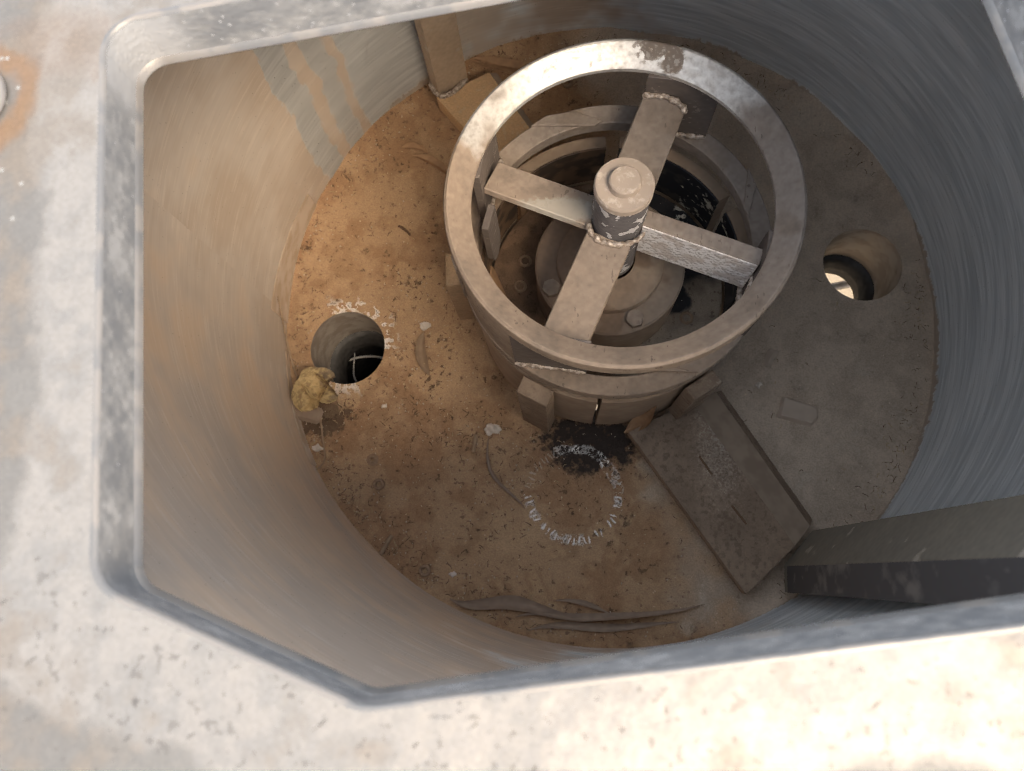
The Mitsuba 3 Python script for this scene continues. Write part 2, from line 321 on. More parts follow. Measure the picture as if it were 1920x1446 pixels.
def wall_color(p, n, uv):
    r, a, s1, s2, n1, n2, slant, dust, wipe, clean = wall_parts(p)
    steel = mix((0.56, 0.615, 0.65), (0.75, 0.80, 0.83), smoothstep(.30, .74, s1 * .5 + slant * .5)) * (.90 + .20 * s2)
    d = mix(mix((0.46, 0.40, 0.345), (0.50, 0.375, 0.27), smoothstep(.0, -.3, p.y + (n1 - .5) * .5)), (0.41, 0.335, 0.27), smoothstep(.3, .7, n1 * .8 + slant * .2)) * (.95 + .10 * s2)  # dust turns warmer southward: warm reflected light put into its colour
    d = mix(d, C(0.54, 0.47, 0.40), smoothstep(.58, .74, s2 * .5 + s1 * .5) * .3)
    low = 1 - smoothstep(.007, .013, p.z + (n1 - .5) * .03 + (n2 - .5) * .016)
    c = mix(steel, d, dust)
    c = mix(c, C(0.44, 0.32, 0.215) * (.85 + .3 * n2), low * .75)
    c = mix(c, C(0.27, 0.255, 0.235) * (.85 + .3 * s2), clip01(wipe * .48 + clean * .36))
    spots = flecks(a * 1.4, p.z * 2.2, 46, .10, .05, .12)
    return mix(c, C(0.05, 0.042, 0.036), spots * (.25 + .6 * wipe))
def wall_rough(p, n, uv):
    r, a, s1, s2, n1, n2, slant, dust, wipe, clean = wall_parts(p)
    return .60 + .10 * s1 + .22 * dust
def wall_metal(p, n, uv):
    r, a, s1, s2, n1, n2, slant, dust, wipe, clean = wall_parts(p)
    return .5 * (1 - dust)
def wall_bump(p, n, uv):
    r, a = polar(p)
    return 0.0004 * fbm(a * 7, p.z * 420, 1.0, 3)
scene['brushed_wall'] = principled(wall_color, wall_rough, wall_metal, bump=wall_bump, aniso=.8)
scene['liner_dust'] = principled(lambda p, n, uv: mix((0.47, 0.385, 0.31), (0.39, 0.30, 0.22), smoothstep(.35, .65, fbm(p.x * 40, p.y * 40, p.z * 60, 4))), .85, spec=.3, bump=fine_bump)
# --- lid: old galvanised plate, a polished seat round the opening
INNER = np.array([(-.337, -.063), (-.299, -.383), (-.169, -.436), (.257, -.373), (.177, .019)])
OUTER = np.array([(-.341, -.058), (-.303, -.3825), (-.167, -.4370), (.2605, -.3828), (.182, .025)])
ZB, ZT = 0.680, 0.715
def opening_distance(p):
    d = mi.Float(9.0)
    for i in range(5):
        a, b = OUTER[i], OUTER[(i + 1) % 5]; e = b - a; L = float(e @ e)
        t = clip01(((p.x - a[0]) * e[0] + (p.y - a[1]) * e[1]) / L)
        d = dr.minimum(d, dr.sqrt(dr.square(p.x - a[0] - t * e[0]) + dr.square(p.y - a[1] - t * e[1])))
    return d
BOLT = (-.419, -.107)
def lid_parts(p):
    n1 = fbm(p.x * 16, p.y * 16, 3.0, 4); n2 = fbm(p.x * 70, p.y * 70, 1.0, 4); n3 = fbm(p.x * 600, p.y * 600, 2.0, 2)
    seat = 1 - smoothstep(.0, .010, opening_distance(p) - .030 - .022 * smoothstep(-.30, -.40, p.y) - (n1 - .5) * .03 - (n2 - .5) * .016)
    return n1, n2, n3, seat
def lid_color(p, n, uv):
    n1, n2, n3, seat = lid_parts(p)
    c = mix((0.168, 0.160, 0.148), (0.143, 0.135, 0.125), smoothstep(.25, .75, n1 * .75 + n2 * .25))
    c = mix(c, mix((0.285, 0.262, 0.235), (0.24, 0.227, 0.21), smoothstep(.3, .7, n2)), seat * .9)
    c = mix(c, C(0.215, 0.172, 0.13), smoothstep(.50, .72, n2 * .5 + n1 * .5) * .5)
    bx, by = p.x - BOLT[0], p.y - BOLT[1]; br = dr.sqrt(bx * bx + by * by)
    rust = (1 - smoothstep(.001, .013, dr.abs(br - .035 + (n2 - .5) * .018))) * smoothstep(.28, .5, n1 + .12)
    c = mix(c, C(0.205, 0.118, 0.058), rust * .75)
    c = mix(c, C(0.20, 0.125, 0.075), blob(p, BOLT[0] + .05, BOLT[1] + .035, .035, .022, n2, .8, .5) * .3)
    c = mix(c, C(0.32, 0.315, 0.30), flecks(p.x, p.y, 95, dr.select(p.y > -.2, .16, .02), .04, .20) * .8 * (1 - seat))
    c = mix(c, C(0.075, 0.066, 0.058), flecks(p.x + (n2 - .5) * .012, p.y * .6 + 5, 70, dr.select(p.y < -.36, .10, .02), .03, .12) * .65)
    ux, uy = p.x * .8 + p.y * .6, p.y * .8 - p.x * .6
    c = mix(c, C(0.10, 0.09, 0.08), flecks(ux * .32 + (n2 - .5) * .004, uy + 2, 120, .05, .04, .12) * smoothstep(-.33, -.40, p.y + (n1 - .5) * .05) * .75)
    c = mix(c, C(0.11, 0.10, 0.09), smoothstep(.71, .77, fbm(p.x * 240, p.y * 240, 6.0, 3)) * smoothstep(-.30, -.42, p.y + (n1 - .5) * .1) * .5)
    return c * (.90 + .20 * n3)
def lid_rough(p, n, uv):
    n1, n2, n3, seat = lid_parts(p)
    return .50 - .08 * seat + .12 * n2
def lid_metal(p, n, uv):
    n1, n2, n3, seat = lid_parts(p)
    return .35 + .15 * seat
scene['lid_steel'] = principled(lid_color, lid_rough, lid_metal, bump=lambda p, n, uv: .0006 * fbm(p.x * 120, p.y * 120, p.z * 120, 3))
def lip_color(p, n, uv):
    n1 = fbm(p.x * 40, p.y * 40, p.z * 40, 3); n2 = fbm(p.x * 160, p.y * 160, p.z * 160, 3)
    c = mix((0.17, 0.172, 0.176), (0.27, 0.265, 0.257), smoothstep(.3, .7, n1 * .5 + n2 * .5))
    corner = blob(p, -.337, -.066, .034, .03, n2 * .5 + n1 * .5, .9, .4)
    c = mix(c, C(0.34, 0.335, 0.33), dr.maximum(corner, .55 * smoothstep(.56, .66, n2 * .5 + n1 * .5)))
    d, _, w = voronoi(dr.select(dr.abs(n.x) > dr.abs(n.y), p.y, p.x) * 120, p.z * 120)
    c = mix(c, C(0.34, 0.34, 0.345), dr.select(w < dr.select(p.y > -.09, .45, .10), 1 - smoothstep(.08, .08 + .25 * w, d), 0.0) * .85)
    return c
scene['lip_steel'] = principled(lip_color, .55, 0.2, bump=fine_bump)
scene['worn_rim'] = principled(lambda p, n, uv: mix((0.24, 0.22, 0.20), (0.18, 0.175, 0.17), smoothstep(.4, .6, fbm(p.x * 60, p.y * 60, p.z * 60, 3))), .42, .45)
# --- small things
scene['dry_leaf'] = principled(lambda p, n, uv: mix((0.42, 0.265, 0.155), (0.26, 0.16, 0.095), fbm(p.x * 120, p.y * 120, p.z * 120, 3)), .8, spec=.3)
scene['dusty_leaf'] = principled(lambda p, n, uv: mix((0.36, 0.265, 0.185), (0.24, 0.17, 0.115), fbm(p.x * 120, p.y * 120, p.z * 120, 3)), .9, spec=.2)
scene['grey_leaf'] = principled(lambda p, n, uv: mix((0.33, 0.25, 0.19), (0.22, 0.165, 0.13), fbm(p.x * 120, p.y * 120, p.z * 120, 3)), .85, spec=.2)
def yellow_leaf(p, n, uv):
    n1 = fbm(p.x * 130, p.y * 130, p.z * 130, 4); n2 = fbm(p.x * 300, p.y * 300, p.z * 300, 2)
    c = mix((0.52, 0.40, 0.215), (0.40, 0.285, 0.14), n2)
    lx, ly = p.x - LEAF_AT[0], p.y - LEAF_AT[1]
    c = mix(c, C(0.17, 0.115, 0.065), smoothstep(.42, .66, n1 * .7 + n2 * .3) * .55)
    c = mix(c, C(0.15, 0.115, 0.085), smoothstep(.0, .012, lx * .8 + ly * .3 + (n1 - .5) * .035 - .006) * .8)
    return c
LEAF_AT = at(597, 730, .03)
scene['yellow_leaf'] = principled(yellow_leaf, .8, spec=.3)
scene['dark_fibre'] = principled((0.13, 0.082, 0.052), .9, spec=.2)
scene['pale_fibre'] = principled((0.40, 0.30, 0.19), .9, spec=.2)
scene['pale_pebble'] = principled(lambda p, n, uv: mix((0.72, 0.66, 0.60), (0.48, 0.42, 0.36), fbm(p.x * 200, p.y * 200, p.z * 200, 3)), .8, spec=.3)
scene['brown_stone'] = principled(lambda p, n, uv: mix((0.50, 0.415, 0.34), (0.40, 0.325, 0.26), fbm(p.x * 90, p.y * 90, p.z * 90, 4)), .95, spec=.2, bump=lambda p, n, uv: .002 * fbm(p.x * 200, p.y * 200, p.z * 200, 3))
scene['dirt'] = principled(lambda p, n, uv: mix((0.26, 0.17, 0.11), (0.12, 0.08, 0.055), fbm(p.x * 150, p.y * 150, p.z * 150, 3)), .95, spec=.2)
scene['rusty_nut'] = principled(lambda p, n, uv: mix((0.36, 0.25, 0.165), (0.20, 0.13, 0.085), fbm(p.x * 260, p.y * 260, p.z * 260, 3)), .8, 0.1)
scene['outlet_steel'] = principled(lambda p, n, uv: mix((0.47, 0.42, 0.365), (0.36, 0.30, 0.25), smoothstep(.35, .65, fbm(p.x * 50, p.y * 50, p.z * 50, 4))), .5, .35, bump=fine_bump)
scene['black_rubber'] = principled(lambda p, n, uv: mix((0.022, 0.022, 0.023), (0.07, 0.066, 0.062), fbm(p.x * 150, p.y * 150, p.z * 150, 3)), .6)
scene['outer_paint'] = principled((0.34, 0.33, 0.31), .6)
scene['ground_dust'] = principled(lambda p, n, uv: mix((0.33, 0.27, 0.195), (0.26, 0.21, 0.15), fbm(p.x * 6, p.y * 6, 0, 4)), .95, spec=.2)
scene['grey_cord'] = principled((0.40, 0.38, 0.36), .8)

# ------------------------------------------------------------------ the setting
GZ = -0.62
g = trimesh.creation.box((400, 400, 0.2)); g.apply_translation((0, 0, GZ - .1))
k = obj('ground', g, 'ground_dust'); labels[k] = {'label': 'pale sandy ground seen through the right floor outlet', 'category': 'ground', 'kind': 'structure'}

# ------------------------------------------------------------------ the drum
drum = thing('drum', 'round steel mixing drum with dusty floor and brushed inner wall', 'drum')
def floor_h(x, y):
    x, y = np.asarray(x, float), np.asarray(y, float)
    P = np.stack([x, y, np.zeros_like(x)], -1)
    h = 0.0035 * (meshkit.fbm(P * 18, 3, 3) - .5) + 0.0022 * (meshkit.fbm(P * 70, 3, 5) - .5)
    for cx, cy in HOLES:
        d = np.hypot(x - cx, y - cy) - HR
        h = h * np.clip(d / .02, 0, 1)
    r = np.hypot(x, y)
    a = np.degrees(np.arctan2(y, x))
    pile = np.clip((r - .455) / .045, 0, 1) ** 2 * 0.014 * np.clip(meshkit.fbm(np.stack([np.cos(np.radians(a)) * 3, np.sin(np.radians(a)) * 3, np.zeros_like(a)], -1), 3, 8) * 2 - .55, 0, 1)
    for cx, cy in HOLES: pile = pile * np.clip((np.hypot(x - cx, y - cy) - HR) / .03, 0, 1)
    return h + pile
def floor_mesh():
    fine = []
    P = Point(0, 0).buffer(.5, 96)
    for c in HOLES: P = P.difference(Point(*c).buffer(HR, 32))
    P = P.difference(Point(0, 0).buffer(.172, 48))
    vv, ff = trimesh.creation.triangulate_polygon(P, engine='earcut')
    m = trimesh.Trimesh(np.c_[vv, np.zeros(len(vv))], ff, process=True).subdivide_to_size(.0075, max_iter=14)
    m = trimesh.Trimesh(m.vertices, m.faces, process=True)
    m.vertices[:, 2] = floor_h(m.vertices[:, 0], m.vertices[:, 1])
    if m.face_normals[:, 2].mean() < 0: m.invert()
    return m
fl = obj('floor', floor_mesh(), 'dusty_floor', True, drum)
wm = lathe([(.500, z) for z in np.linspace(-.02, .708, 9)], 256)
wk = key_for(drum + '__wall'); scene[wk] = mikit.ply(wm, 'brushed_wall', True, uv=np.c_[wm.vertices[:, 2], np.arctan2(wm.vertices[:, 1], wm.vertices[:, 0]) * .5])
obj('outer_shell', lathe([(.5005, .7085), (.509, .7085), (.509, -.14), (.46, -.15)], 128), 'outer_paint', 40, drum)
# outlets through the floor
for i, (cx, cy) in enumerate(HOLES):
    m = lathe([(HR, .0), (HR, -.006), (HR, -.10)], 64); m.invert(); m.apply_translation((cx, cy, -.0003))
    o = obj('outlet', m, 'outlet_steel', True, drum)
    gk = ring_solid([(HR - .002, -.1005), (HR + .006, -.1005), (HR + .006, -.150), (HR - .015, -.146), (HR - .016, -.122), (HR - .010, -.106)], 64); gk = rough_mesh(gk, .01, .0012, 90, i); gk.apply_translation((cx, cy, 0))
    obj('gasket', gk, 'black_rubber', True, o)
# raised centre table with countersunk screws, its collar and lugs
tb = obj('table', ring_solid([(0.012, .06), (.164, .06), (.164, .0985), (.1625, .100), (0.012, .100)], 128), 'dusty_table', 30, drum)
for a in (-23.6, 20, 66, 110, 159.8, 178.5, 224, 292):
    x, y = .122 * math.cos(math.radians(a)), .122 * math.sin(math.radians(a))
    m = ring_solid([(.0035, .0985), (.0052, .0985), (.0056, .1022), (.0078, .1026), (.0094, .1012), (.0102, .0985)], 28); m.apply_translation((x, y, 0))
    obj('screw', m, 'rusty_nut', 30, tb)
GAPS = [(-175, -96.5), (-94.8, -52), (-48, -20), (-17, 24), (30, 84), (90, 131), (138, 181)]
for a0, a1 in GAPS:
    ck = obj('collar_plate', ring_solid(rrect(.170, .187, .028, .185, .0015), 40, math.radians(a0), math.radians(a1)), 'collar_steel', 30, drum)
    obj('greasy_liner', ring_solid(rrect(.1672, .1698, .101, .184, .0005), 40, math.radians(a0), math.radians(a1)), 'grease_film', 30, ck)
obj('collar_foot', ring_solid(rrect(.166, .180, -.02, .030, .001), 96), 'bare_dark_plate', 30, drum)
def lug(c, ang, size, z0, z1):
    m = rbox((size[0], size[1], z1 - z0), .0012); c = np.array([c[0], c[1], (z0 + z1) / 2])
    return frame(m, c, (math.cos(ang), math.sin(ang), 0))
LUG1 = [(-.113, -.154), (-.075, -.174), (-.085, -.194), (-.122, -.174)]
obj('lug', prism(LUG1, -.002, .203), 'plough_dust', False, drum)
obj('lug', prism([(.086, -.172), (.121, -.149), (.133, -.165), (.097, -.187)], .06, .200), 'plough_dust', False, drum)
obj('lug', prism([(-.224, .036), (-.184, .032), (-.184, -.010), (-.222, -.012)], -.002, .150), 'plough_dust', False, drum)
# wear liner strips low on the west wall
def liner(a0, a1, h0, h1, t=.0055):
    a = np.radians(np.linspace(a0, a1, 40)); h = np.linspace(h0, h1, 40); v = []
    for x, hh in zip(a, h):
        for r, z in ((.4995, 0.0), (.4995 - t, 0.0), (.4995 - t, hh - .001), (.4995 - t * .6, hh), (.4995, hh)): v.append((r * math.cos(x), r * math.sin(x), z))
    f = []
    for i in range(39):
        for k in range(4): f.append([i * 5 + k, i * 5 + k + 1, i * 5 + 5 + k + 1, i * 5 + 5 + k])
    f = np.array(f); tri = np.vstack([f[:, [0, 1, 2]], f[:, [0, 2, 3]], [[0, 1, 2], [0, 2, 3], [0, 3, 4]], [[195, 196, 197], [195, 197, 198], [195, 198, 199]]])
    return solid(trimesh.Trimesh(v, tri, process=False))
obj('liner_strip', liner(158, 181.5, .050, .071, .0016), 'liner_dust', 30, drum)
obj('liner_strip', liner(187, 209, .012, .030, .0016), 'liner_dust', 30, drum)
for a in (35, 155, 275):
    m = rbox((.05, .05, .54), .003); m.apply_translation((.535 * math.cos(math.radians(a)), .535 * math.sin(math.radians(a)), GZ + .27)); obj('leg', m, 'outer_paint', False, drum)
    # bracket that ties the leg to the wall lies within the leg's own mesh

# ------------------------------------------------------------------ bearing flange in the middle
fg = thing('bearing_flange', 'dusty round bearing flange bolted down under the rotor spokes', 'flange')
obj('body', ring_solid([(.0305, .1005), (.0955, .1005), (.098, .103), (.098, .184), (.0955, .1865), (.0305, .1865)], 128), 'flange_dust', 30, fg)
obj('boss', ring_solid([(.0308, .1870), (.070, .1870), (.0685, .196), (.062, .2015), (.050, .2045), (.0308, .2050)], 96), 'flange_dust', 40, fg)
for (x, y) in ((-.077, -.0345), (.029, -.0785), (.079, .034), (-.034, .077)):
    b = hexnut(.0122, .0085); b.apply_translation((x, y, .1868)); obj('bolt', b, 'rotor_dust', False, fg)

# ------------------------------------------------------------------ the rotor
ro = thing('rotor', 'four-spoke steel rotor with two rings on a capped centre hub', 'rotor')
RI, RO = .1632, .1915
obj('upper_ring', ring_solid([(RI + .001, .3515), (RO - .003, .354), (RO, .357), (RO, .3700), (RO - .0012, .3730), (RO - .0040, .3748), (RO - .0065, .3742), (RI + .0012, .3585), (RI, .3572), (RI, .3525)], 220), 'rotor_ring_steel', 25, ro)
obj('lower_ring', ring_solid([(.1684, .228), (.1901, .228), (.1913, .2292), (.1913, .2490), (.1901, .2500), (.1684, .2468), (.1672, .2458), (.1672, .2292)], 220), 'rotor_dust', 25, ro)
hub = obj('hub', ring_solid([(.0, .21), (.0290, .21), (.0290, .3), (.0292, .33), (.0300, .336), (.0300, .3835), (.0, .3835)], 96), 'hub_paint', 25, ro)
labels[obj('cap', ring_solid([(.0, .3838), (.0303, .3838), (.0313, .3850), (.0313, .3930), (.0298, .3955), (.0, .3955)], 96), 'cap_dust', 25, hub)] = {'label': 'pale dusty cap of the hub'}
b = ring_solid([(.0, .3958), (.0172, .3958), (.0162, .4030), (.0148, .4045), (.0, .4045)], 64); labels[obj('top_button', b, 'cap_dust', 25, hub)] = {'label': 'round raised button on top of hub'}
def spoke(ang, r0, r1, w, t, ztop, tilt, mat, shift=0.0):
    m = rbox((r1 - r0, w, t), .0012); m.apply_translation(((r0 + r1) / 2, 0, -t / 2))
    R = trimesh.transformations.rotation_matrix(math.radians(tilt), (1, 0, 0)); m.apply_transform(R)
    m.apply_translation((0, shift, ztop))
    m.apply_transform(trimesh.transformations.rotation_matrix(math.radians(ang), (0, 0, 1)))
    return obj('spoke', m, mat, False, ro)
s_north = spoke(68, .027, .162, .052, .014, .320, 0, 'rotor_dust')
s_west = spoke(157, .027, .158, .043, .010, .313, 12, 'scrubbed_steel')
s_south = spoke(246, .027, .166, .052, .014, .320, 0, 'rotor_dust')
s_east = spoke(-22.5, .027, .162, .0195, .066, .334, 0, 'rotor_dust', .0037)
m = rbox((.131, .0016, .0648), .0004); m.apply_translation((.0955, .0037 - .01055, .334 - .0334)); m.apply_transform(trimesh.transformations.rotation_matrix(math.radians(-22.5), (0, 0, 1)))
labels[obj('sawn_face', m, 'sawn_steel', False, s_east)] = {'label': 'bright rough sawn side of the spoke'}
labels[s_east] = {'label': 'spoke standing on edge'}
labels[s_west] = {'label': 'spoke with pale rubbed patches on its dust'}
labels[hub] = {'label': 'hub with dark chipped paint below its dusty cap'}
# vanes at the spoke ends: upright plates between the two rings
def vane(i, h0=.2475, h1=.3532):
    a = math.radians(90 * i); c, s = math.cos(a), math.sin(a)
    A, B_ = np.array([.121, .149]), np.array([.037, .1635]); A, B_ = (np.array([c * p[0] - s * p[1], s * p[0] + c * p[1]]) for p in (A, B_))
    d = (B_ - A) / np.linalg.norm(B_ - A); nrm = np.array([-d[1], d[0]])
    if nrm @ (A + B_) > 0: nrm = -nrm
    t = .009
    return prism([A, B_, B_ + nrm * t, A + nrm * t], h0, h1, .001), A, B_, nrm
for i in range(4):
    m, A, B_, nrm = vane(i)
    v = obj('vane', m, 'bare_dark_plate', False, ro)
    bm = bead([(*(A + nrm * .011 * (0 if i == 2 else 1) + (0 if i != 2 else -nrm * .002)), .2515), (*((A + B_) / 2 + nrm * .011 * (0 if i == 2 else 1)), .2518), (*(B_ + nrm * .011 * (0 if i == 2 else 1)), .2515)], .0034, 36, i)
    obj('weld_bead', bm, 'weld_metal', True, v)
def perp(ang, r, w, z):
    u = np.array([math.cos(math.radians(ang)), math.sin(math.radians(ang))]); n_ = np.array([-u[1], u[0]])
    return [(*(u * (r - .002) + n_ * w * .52), z), (*(u * (r + .004) + n_ * w * .1), z + .002), (*(u * (r + .001) - n_ * w * .35), z + .001), (*(u * (r - .006) - n_ * w * .56), z - .001)]
obj('weld_bead', bead(perp(68, .1555, .052, .3215), .0036, 44, 5), 'weld_metal', True, s_north)
obj('weld_bead', bead([(.028, -.021, .322), (.0, -.034, .3205), (-.026, -.026, .3215), (-.033, -.004, .318)], .0034, 50, 8), 'weld_metal', True, hub)
obj('weld_bead', bead([(.150, -.062, .30), (.146, -.078, .298), (.141, -.086, .292)], .003, 20, 9), 'weld_metal', True, s_east)
# curved guard on the west side, between the rings
gd = obj('guard_plate', ring_solid(rrect(.182, .1902, .2485, .3536, .0008), 48, math.radians(178), math.radians(230.3)), 'rotor_dust', 30, ro)
obj('guard_plate', ring_solid(rrect(.1905, .1935, .262, .346, .0006), 16, math.radians(196), math.radians(201.5)), 'rotor_dust', 30, ro)
# thin wedge plates lying on the lower ring, and a rounded tongue under the west spoke
for P in ([(-.100, .1625), (-.020, .1595), (-.008, .166), (-.045, .181), (-.080, .176)], [(-.049, -.1575), (.092, -.1655), (.060, -.158), (.0, -.155)], [(.168, .094), (.1585, .040), (.1635, .030), (.176, .070)]):
    obj('wedge_plate', prism(P, .2502, .2545, .0008), 'rotor_dust', False, ro)
tg = hull([(x, .004 * sgn, z) for sgn in (-1, 1) for x, z in [(.017 * math.cos(t), .026 * math.sin(t) + .022) for t in np.linspace(math.pi, 2 * math.pi, 17)] + [(-.016, .10), (.016, .10)]])
obj('tongue', frame(tg, (-.149, .012, .205), (.25, .97, 0)), 'bare_dark_plate', 20, ro)

# ------------------------------------------------------------------ the two ploughs on their upright posts
U, V = np.array([.842, .539]), np.array([.539, -.842])
def plough(name_label, poly, fold, ztop, post, z_lo, fac, lean=0.0):
    t = thing('plough_blade', name_label, 'plough blade')
    P = [np.array(p) for p in poly]
    a, b, c, d = P                                     # a,b: inner edge (left, right); c,d: outer edge (right, left)
    f0, f1 = a + (b - a) * fold, d + (c - d) * fold
    top = [(*a, ztop - .004), (*f0, ztop + .0015), (*f1, ztop + .0015), (*d, ztop - .004)]
    m = hull(top + [(x, y, z_lo) for x, y, _ in top]); obj('plate', m, 'plough_dust', False, t)
    g0, g1 = f0 + (f1 - f0) * .002, f1
    m = hull([(*f0, ztop - .0002), (*f1, ztop - .0002), (*b, ztop - fac), (*c, ztop - fac), (*f0, z_lo), (*f1, z_lo), (*b, z_lo), (*c, z_lo)])
    labels[obj('side_facet', m, 'facet_dust', False, t)] = {'label': 'sloping strip along the plate edge'}
    nrm = np.array([(c - b)[1], -(c - b)[0]]); nrm /= np.linalg.norm(nrm); nrm = nrm if nrm @ (b - a) > 0 else -nrm
    e = .020 if fac > .01 else .006
    obj('side_facet', hull([(*b, ztop - fac - .0006), (*c, ztop - fac - .0006), (*(b + nrm * e), .003), (*(c + nrm * e), .003), (*b, .003), (*c, .003)]), 'plough_dust', False, t)
    pk = obj('post', hull([(x, y, ztop - .012) for x, y in post] + [(x, y + lean, .7065) for x, y in post]), 'post_steel', False, t)
    if lean: labels[obj('shaded_side', hull([(x - .0012 * k, y + l, z) for z, l in ((ztop + .004, 0), (.7063, lean)) for x, y in (post[0], (post[1][0], post[1][1] - .001)) for k in (0, 1)]), 'shaded_grimy_steel', False, pk)] = {'label': 'narrow side of the post, dark with grime and painted shade'}  # thin plate added to paint shade and grime on this post side
    q = [np.array(p) for p in post]
    if not lean: obj('weld_bead', bead([(*q[i], ztop + .0005) for i in (0, 1, 2)], .0045, 46, 3), 'weld_metal' if fac < .01 else 'plough_dust', True, pk)
    return t
P2 = [(.030, -.203), (.159, -.143), (.275, -.334), (.178, -.424)]
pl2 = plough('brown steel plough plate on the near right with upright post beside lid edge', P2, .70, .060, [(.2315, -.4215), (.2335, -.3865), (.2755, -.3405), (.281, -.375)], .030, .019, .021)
P1 = [(-.170, .245), (-.078, .265), (-.163, .405), (-.262, .360)]
pl1 = plough('orange dusted plough plate at the far left with brown upright post', P1, .88, .042, [(-.272, .387), (-.2565, .3620), (-.2105, .3920), (-.226, .4165)], .006, .008)
# slots cut in the near plate: thin dark inlays of grease-filled keyways
for (x0, y0, x1, y1) in ((1311, 855, 1335, 890), (1372, 948, 1400, 983)):
    p0, p1 = at(x0, y0, .0595), at(x1, y1, .0595); d = p1 - p0
    m = frame(rbox((np.linalg.norm(d), .0032, .0016), .0004), (p0 + p1) / 2 + [0, 0, -.0004], d, (0, 0, 1)); labels[obj('twig', m, 'dark_fibre', False)] = {'label': 'short dark inlay drawn for a slot in the near plough plate, ' + ('nearer the rotor' if x0 < 1340 else 'nearer the plate tip'), 'category': 'twig'}

# ------------------------------------------------------------------ the lid
lid = thing('lid', 'weathered grey steel lid plate with a five-sided opening and worn rim', 'lid')
def rounded(P, grow, rad, n=10):
    """the outline P grown by grow, its corners rounded, the same number of points for every grow"""
    P = np.array(P, float); N = len(P); out = []
    E = [(P[(i + 1) % N] - P[i]) / np.linalg.norm(P[(i + 1) % N] - P[i]) for i in range(N)]
    area = sum(P[i][0] * P[(i + 1) % N][1] - P[(i + 1) % N][0] * P[i][1] for i in range(N))
    s = 1 if area > 0 else -1
    nr = [s * np.array([e[1], -e[0]]) for e in E]
    Q = []
    for i in range(N):
        n0, n1 = nr[i - 1], nr[i]
        A = np.array([n0, n1]); Q.append(np.linalg.solve(A, [n0 @ P[i] + grow, n1 @ P[i] + grow]))
    for i in range(N):
        e0, e1 = E[i - 1], E[i]; th = math.acos(np.clip(e0 @ e1, -1, 1)); R = rad + grow * .9; L = R * math.tan(th / 2)
        p0 = Q[i] - e0 * L; c = p0 - nr[i - 1] * R; a0 = math.atan2(*(p0 - c)[::-1])
        for k in range(n + 1):
            a = a0 + s * th * k / n; out.append(c + R * np.array([math.cos(a), math.sin(a)]))
        nxt = Q[(i + 1) % N]
        for k in range(1, 6):
            pass
    return np.array(out)
CR = .022
st = [(rounded(OUTER, .0036, CR), ZT), (rounded(OUTER, .0022, CR), ZT + .0006), (rounded(OUTER, .0009, CR), ZT + .0001), (rounded(OUTER, .0, CR), ZT - .0016)]
mid = lambda s: OUTER * (1 - s) + INNER * s
st2 = [(rounded(OUTER, .0, CR), ZT - .0016), (rounded(mid(.5), .0012, CR), (ZT + ZB) / 2), (rounded(INNER, .0026, CR * .8), ZB + .0048), (rounded(INNER, .0014, CR * .8), ZB + .0034), (rounded(INNER, .0, CR * .8), ZB + .0004), (rounded(INNER, .0012, CR * .8), ZB - .0014), (rounded(INNER, .006, CR * .8), ZB - .0014), (rounded(mid(.4), .006, CR), ZB + .02), (rounded(OUTER, .0035, CR), ZT - .0062)]
def loft(stations):
    n = len(stations[0][0]); v = np.vstack([np.c_[p, np.full(n, z)] for p, z in stations]); f = []
    for k in range(len(stations) - 1):
        for i in range(n):
            j = (i + 1) % n; f += [[k * n + i, k * n + j, (k + 1) * n + j], [k * n + i, (k + 1) * n + j, (k + 1) * n + i]]
    return trimesh.Trimesh(v, f, process=False)
labels[obj('rim', loft(st), 'worn_rim', 50, lid)] = {'label': 'polished rounded rim of the opening'}
labels[obj('lip_edge', loft(st2[2:7]), 'worn_rim', 50, lid)] = {'label': 'pale worn lower edge of the lip'}
labels[obj('lip', cat([loft(st2[:3]), loft(st2[6:])]), 'lip_steel', 30, lid)] = {'label': 'dark spotted inner lip of the opening'}
plate = Point(0, 0).buffer(.60, 64).difference(Polygon(st[0][0]))
pm = trimesh.creation.extrude_polygon(plate, .0062, engine='earcut'); pm.apply_translation((0, 0, ZT - .0062)); obj('plate', pm, 'lid_steel', False, lid)
# bolt on the lid at the left edge of the frame
bt = thing('lid_bolt', 'bolt head with rusty washer on lid left of the opening', 'bolt')
m = ring_solid([(.010, ZT), (.0235, ZT), (.0245, ZT + .0015), (.0238, ZT + .0032), (.0205, ZT + .0045), (.017, ZT + .0036), (.010, ZT + .003)], 64); m.apply_translation((*BOLT, .0002)); obj('washer', m, 'worn_rim', 30, bt)
m = hexnut(.013, .010); m.apply_translation((*BOLT, ZT + .003)); obj('head', m, 'worn_rim', False, bt)

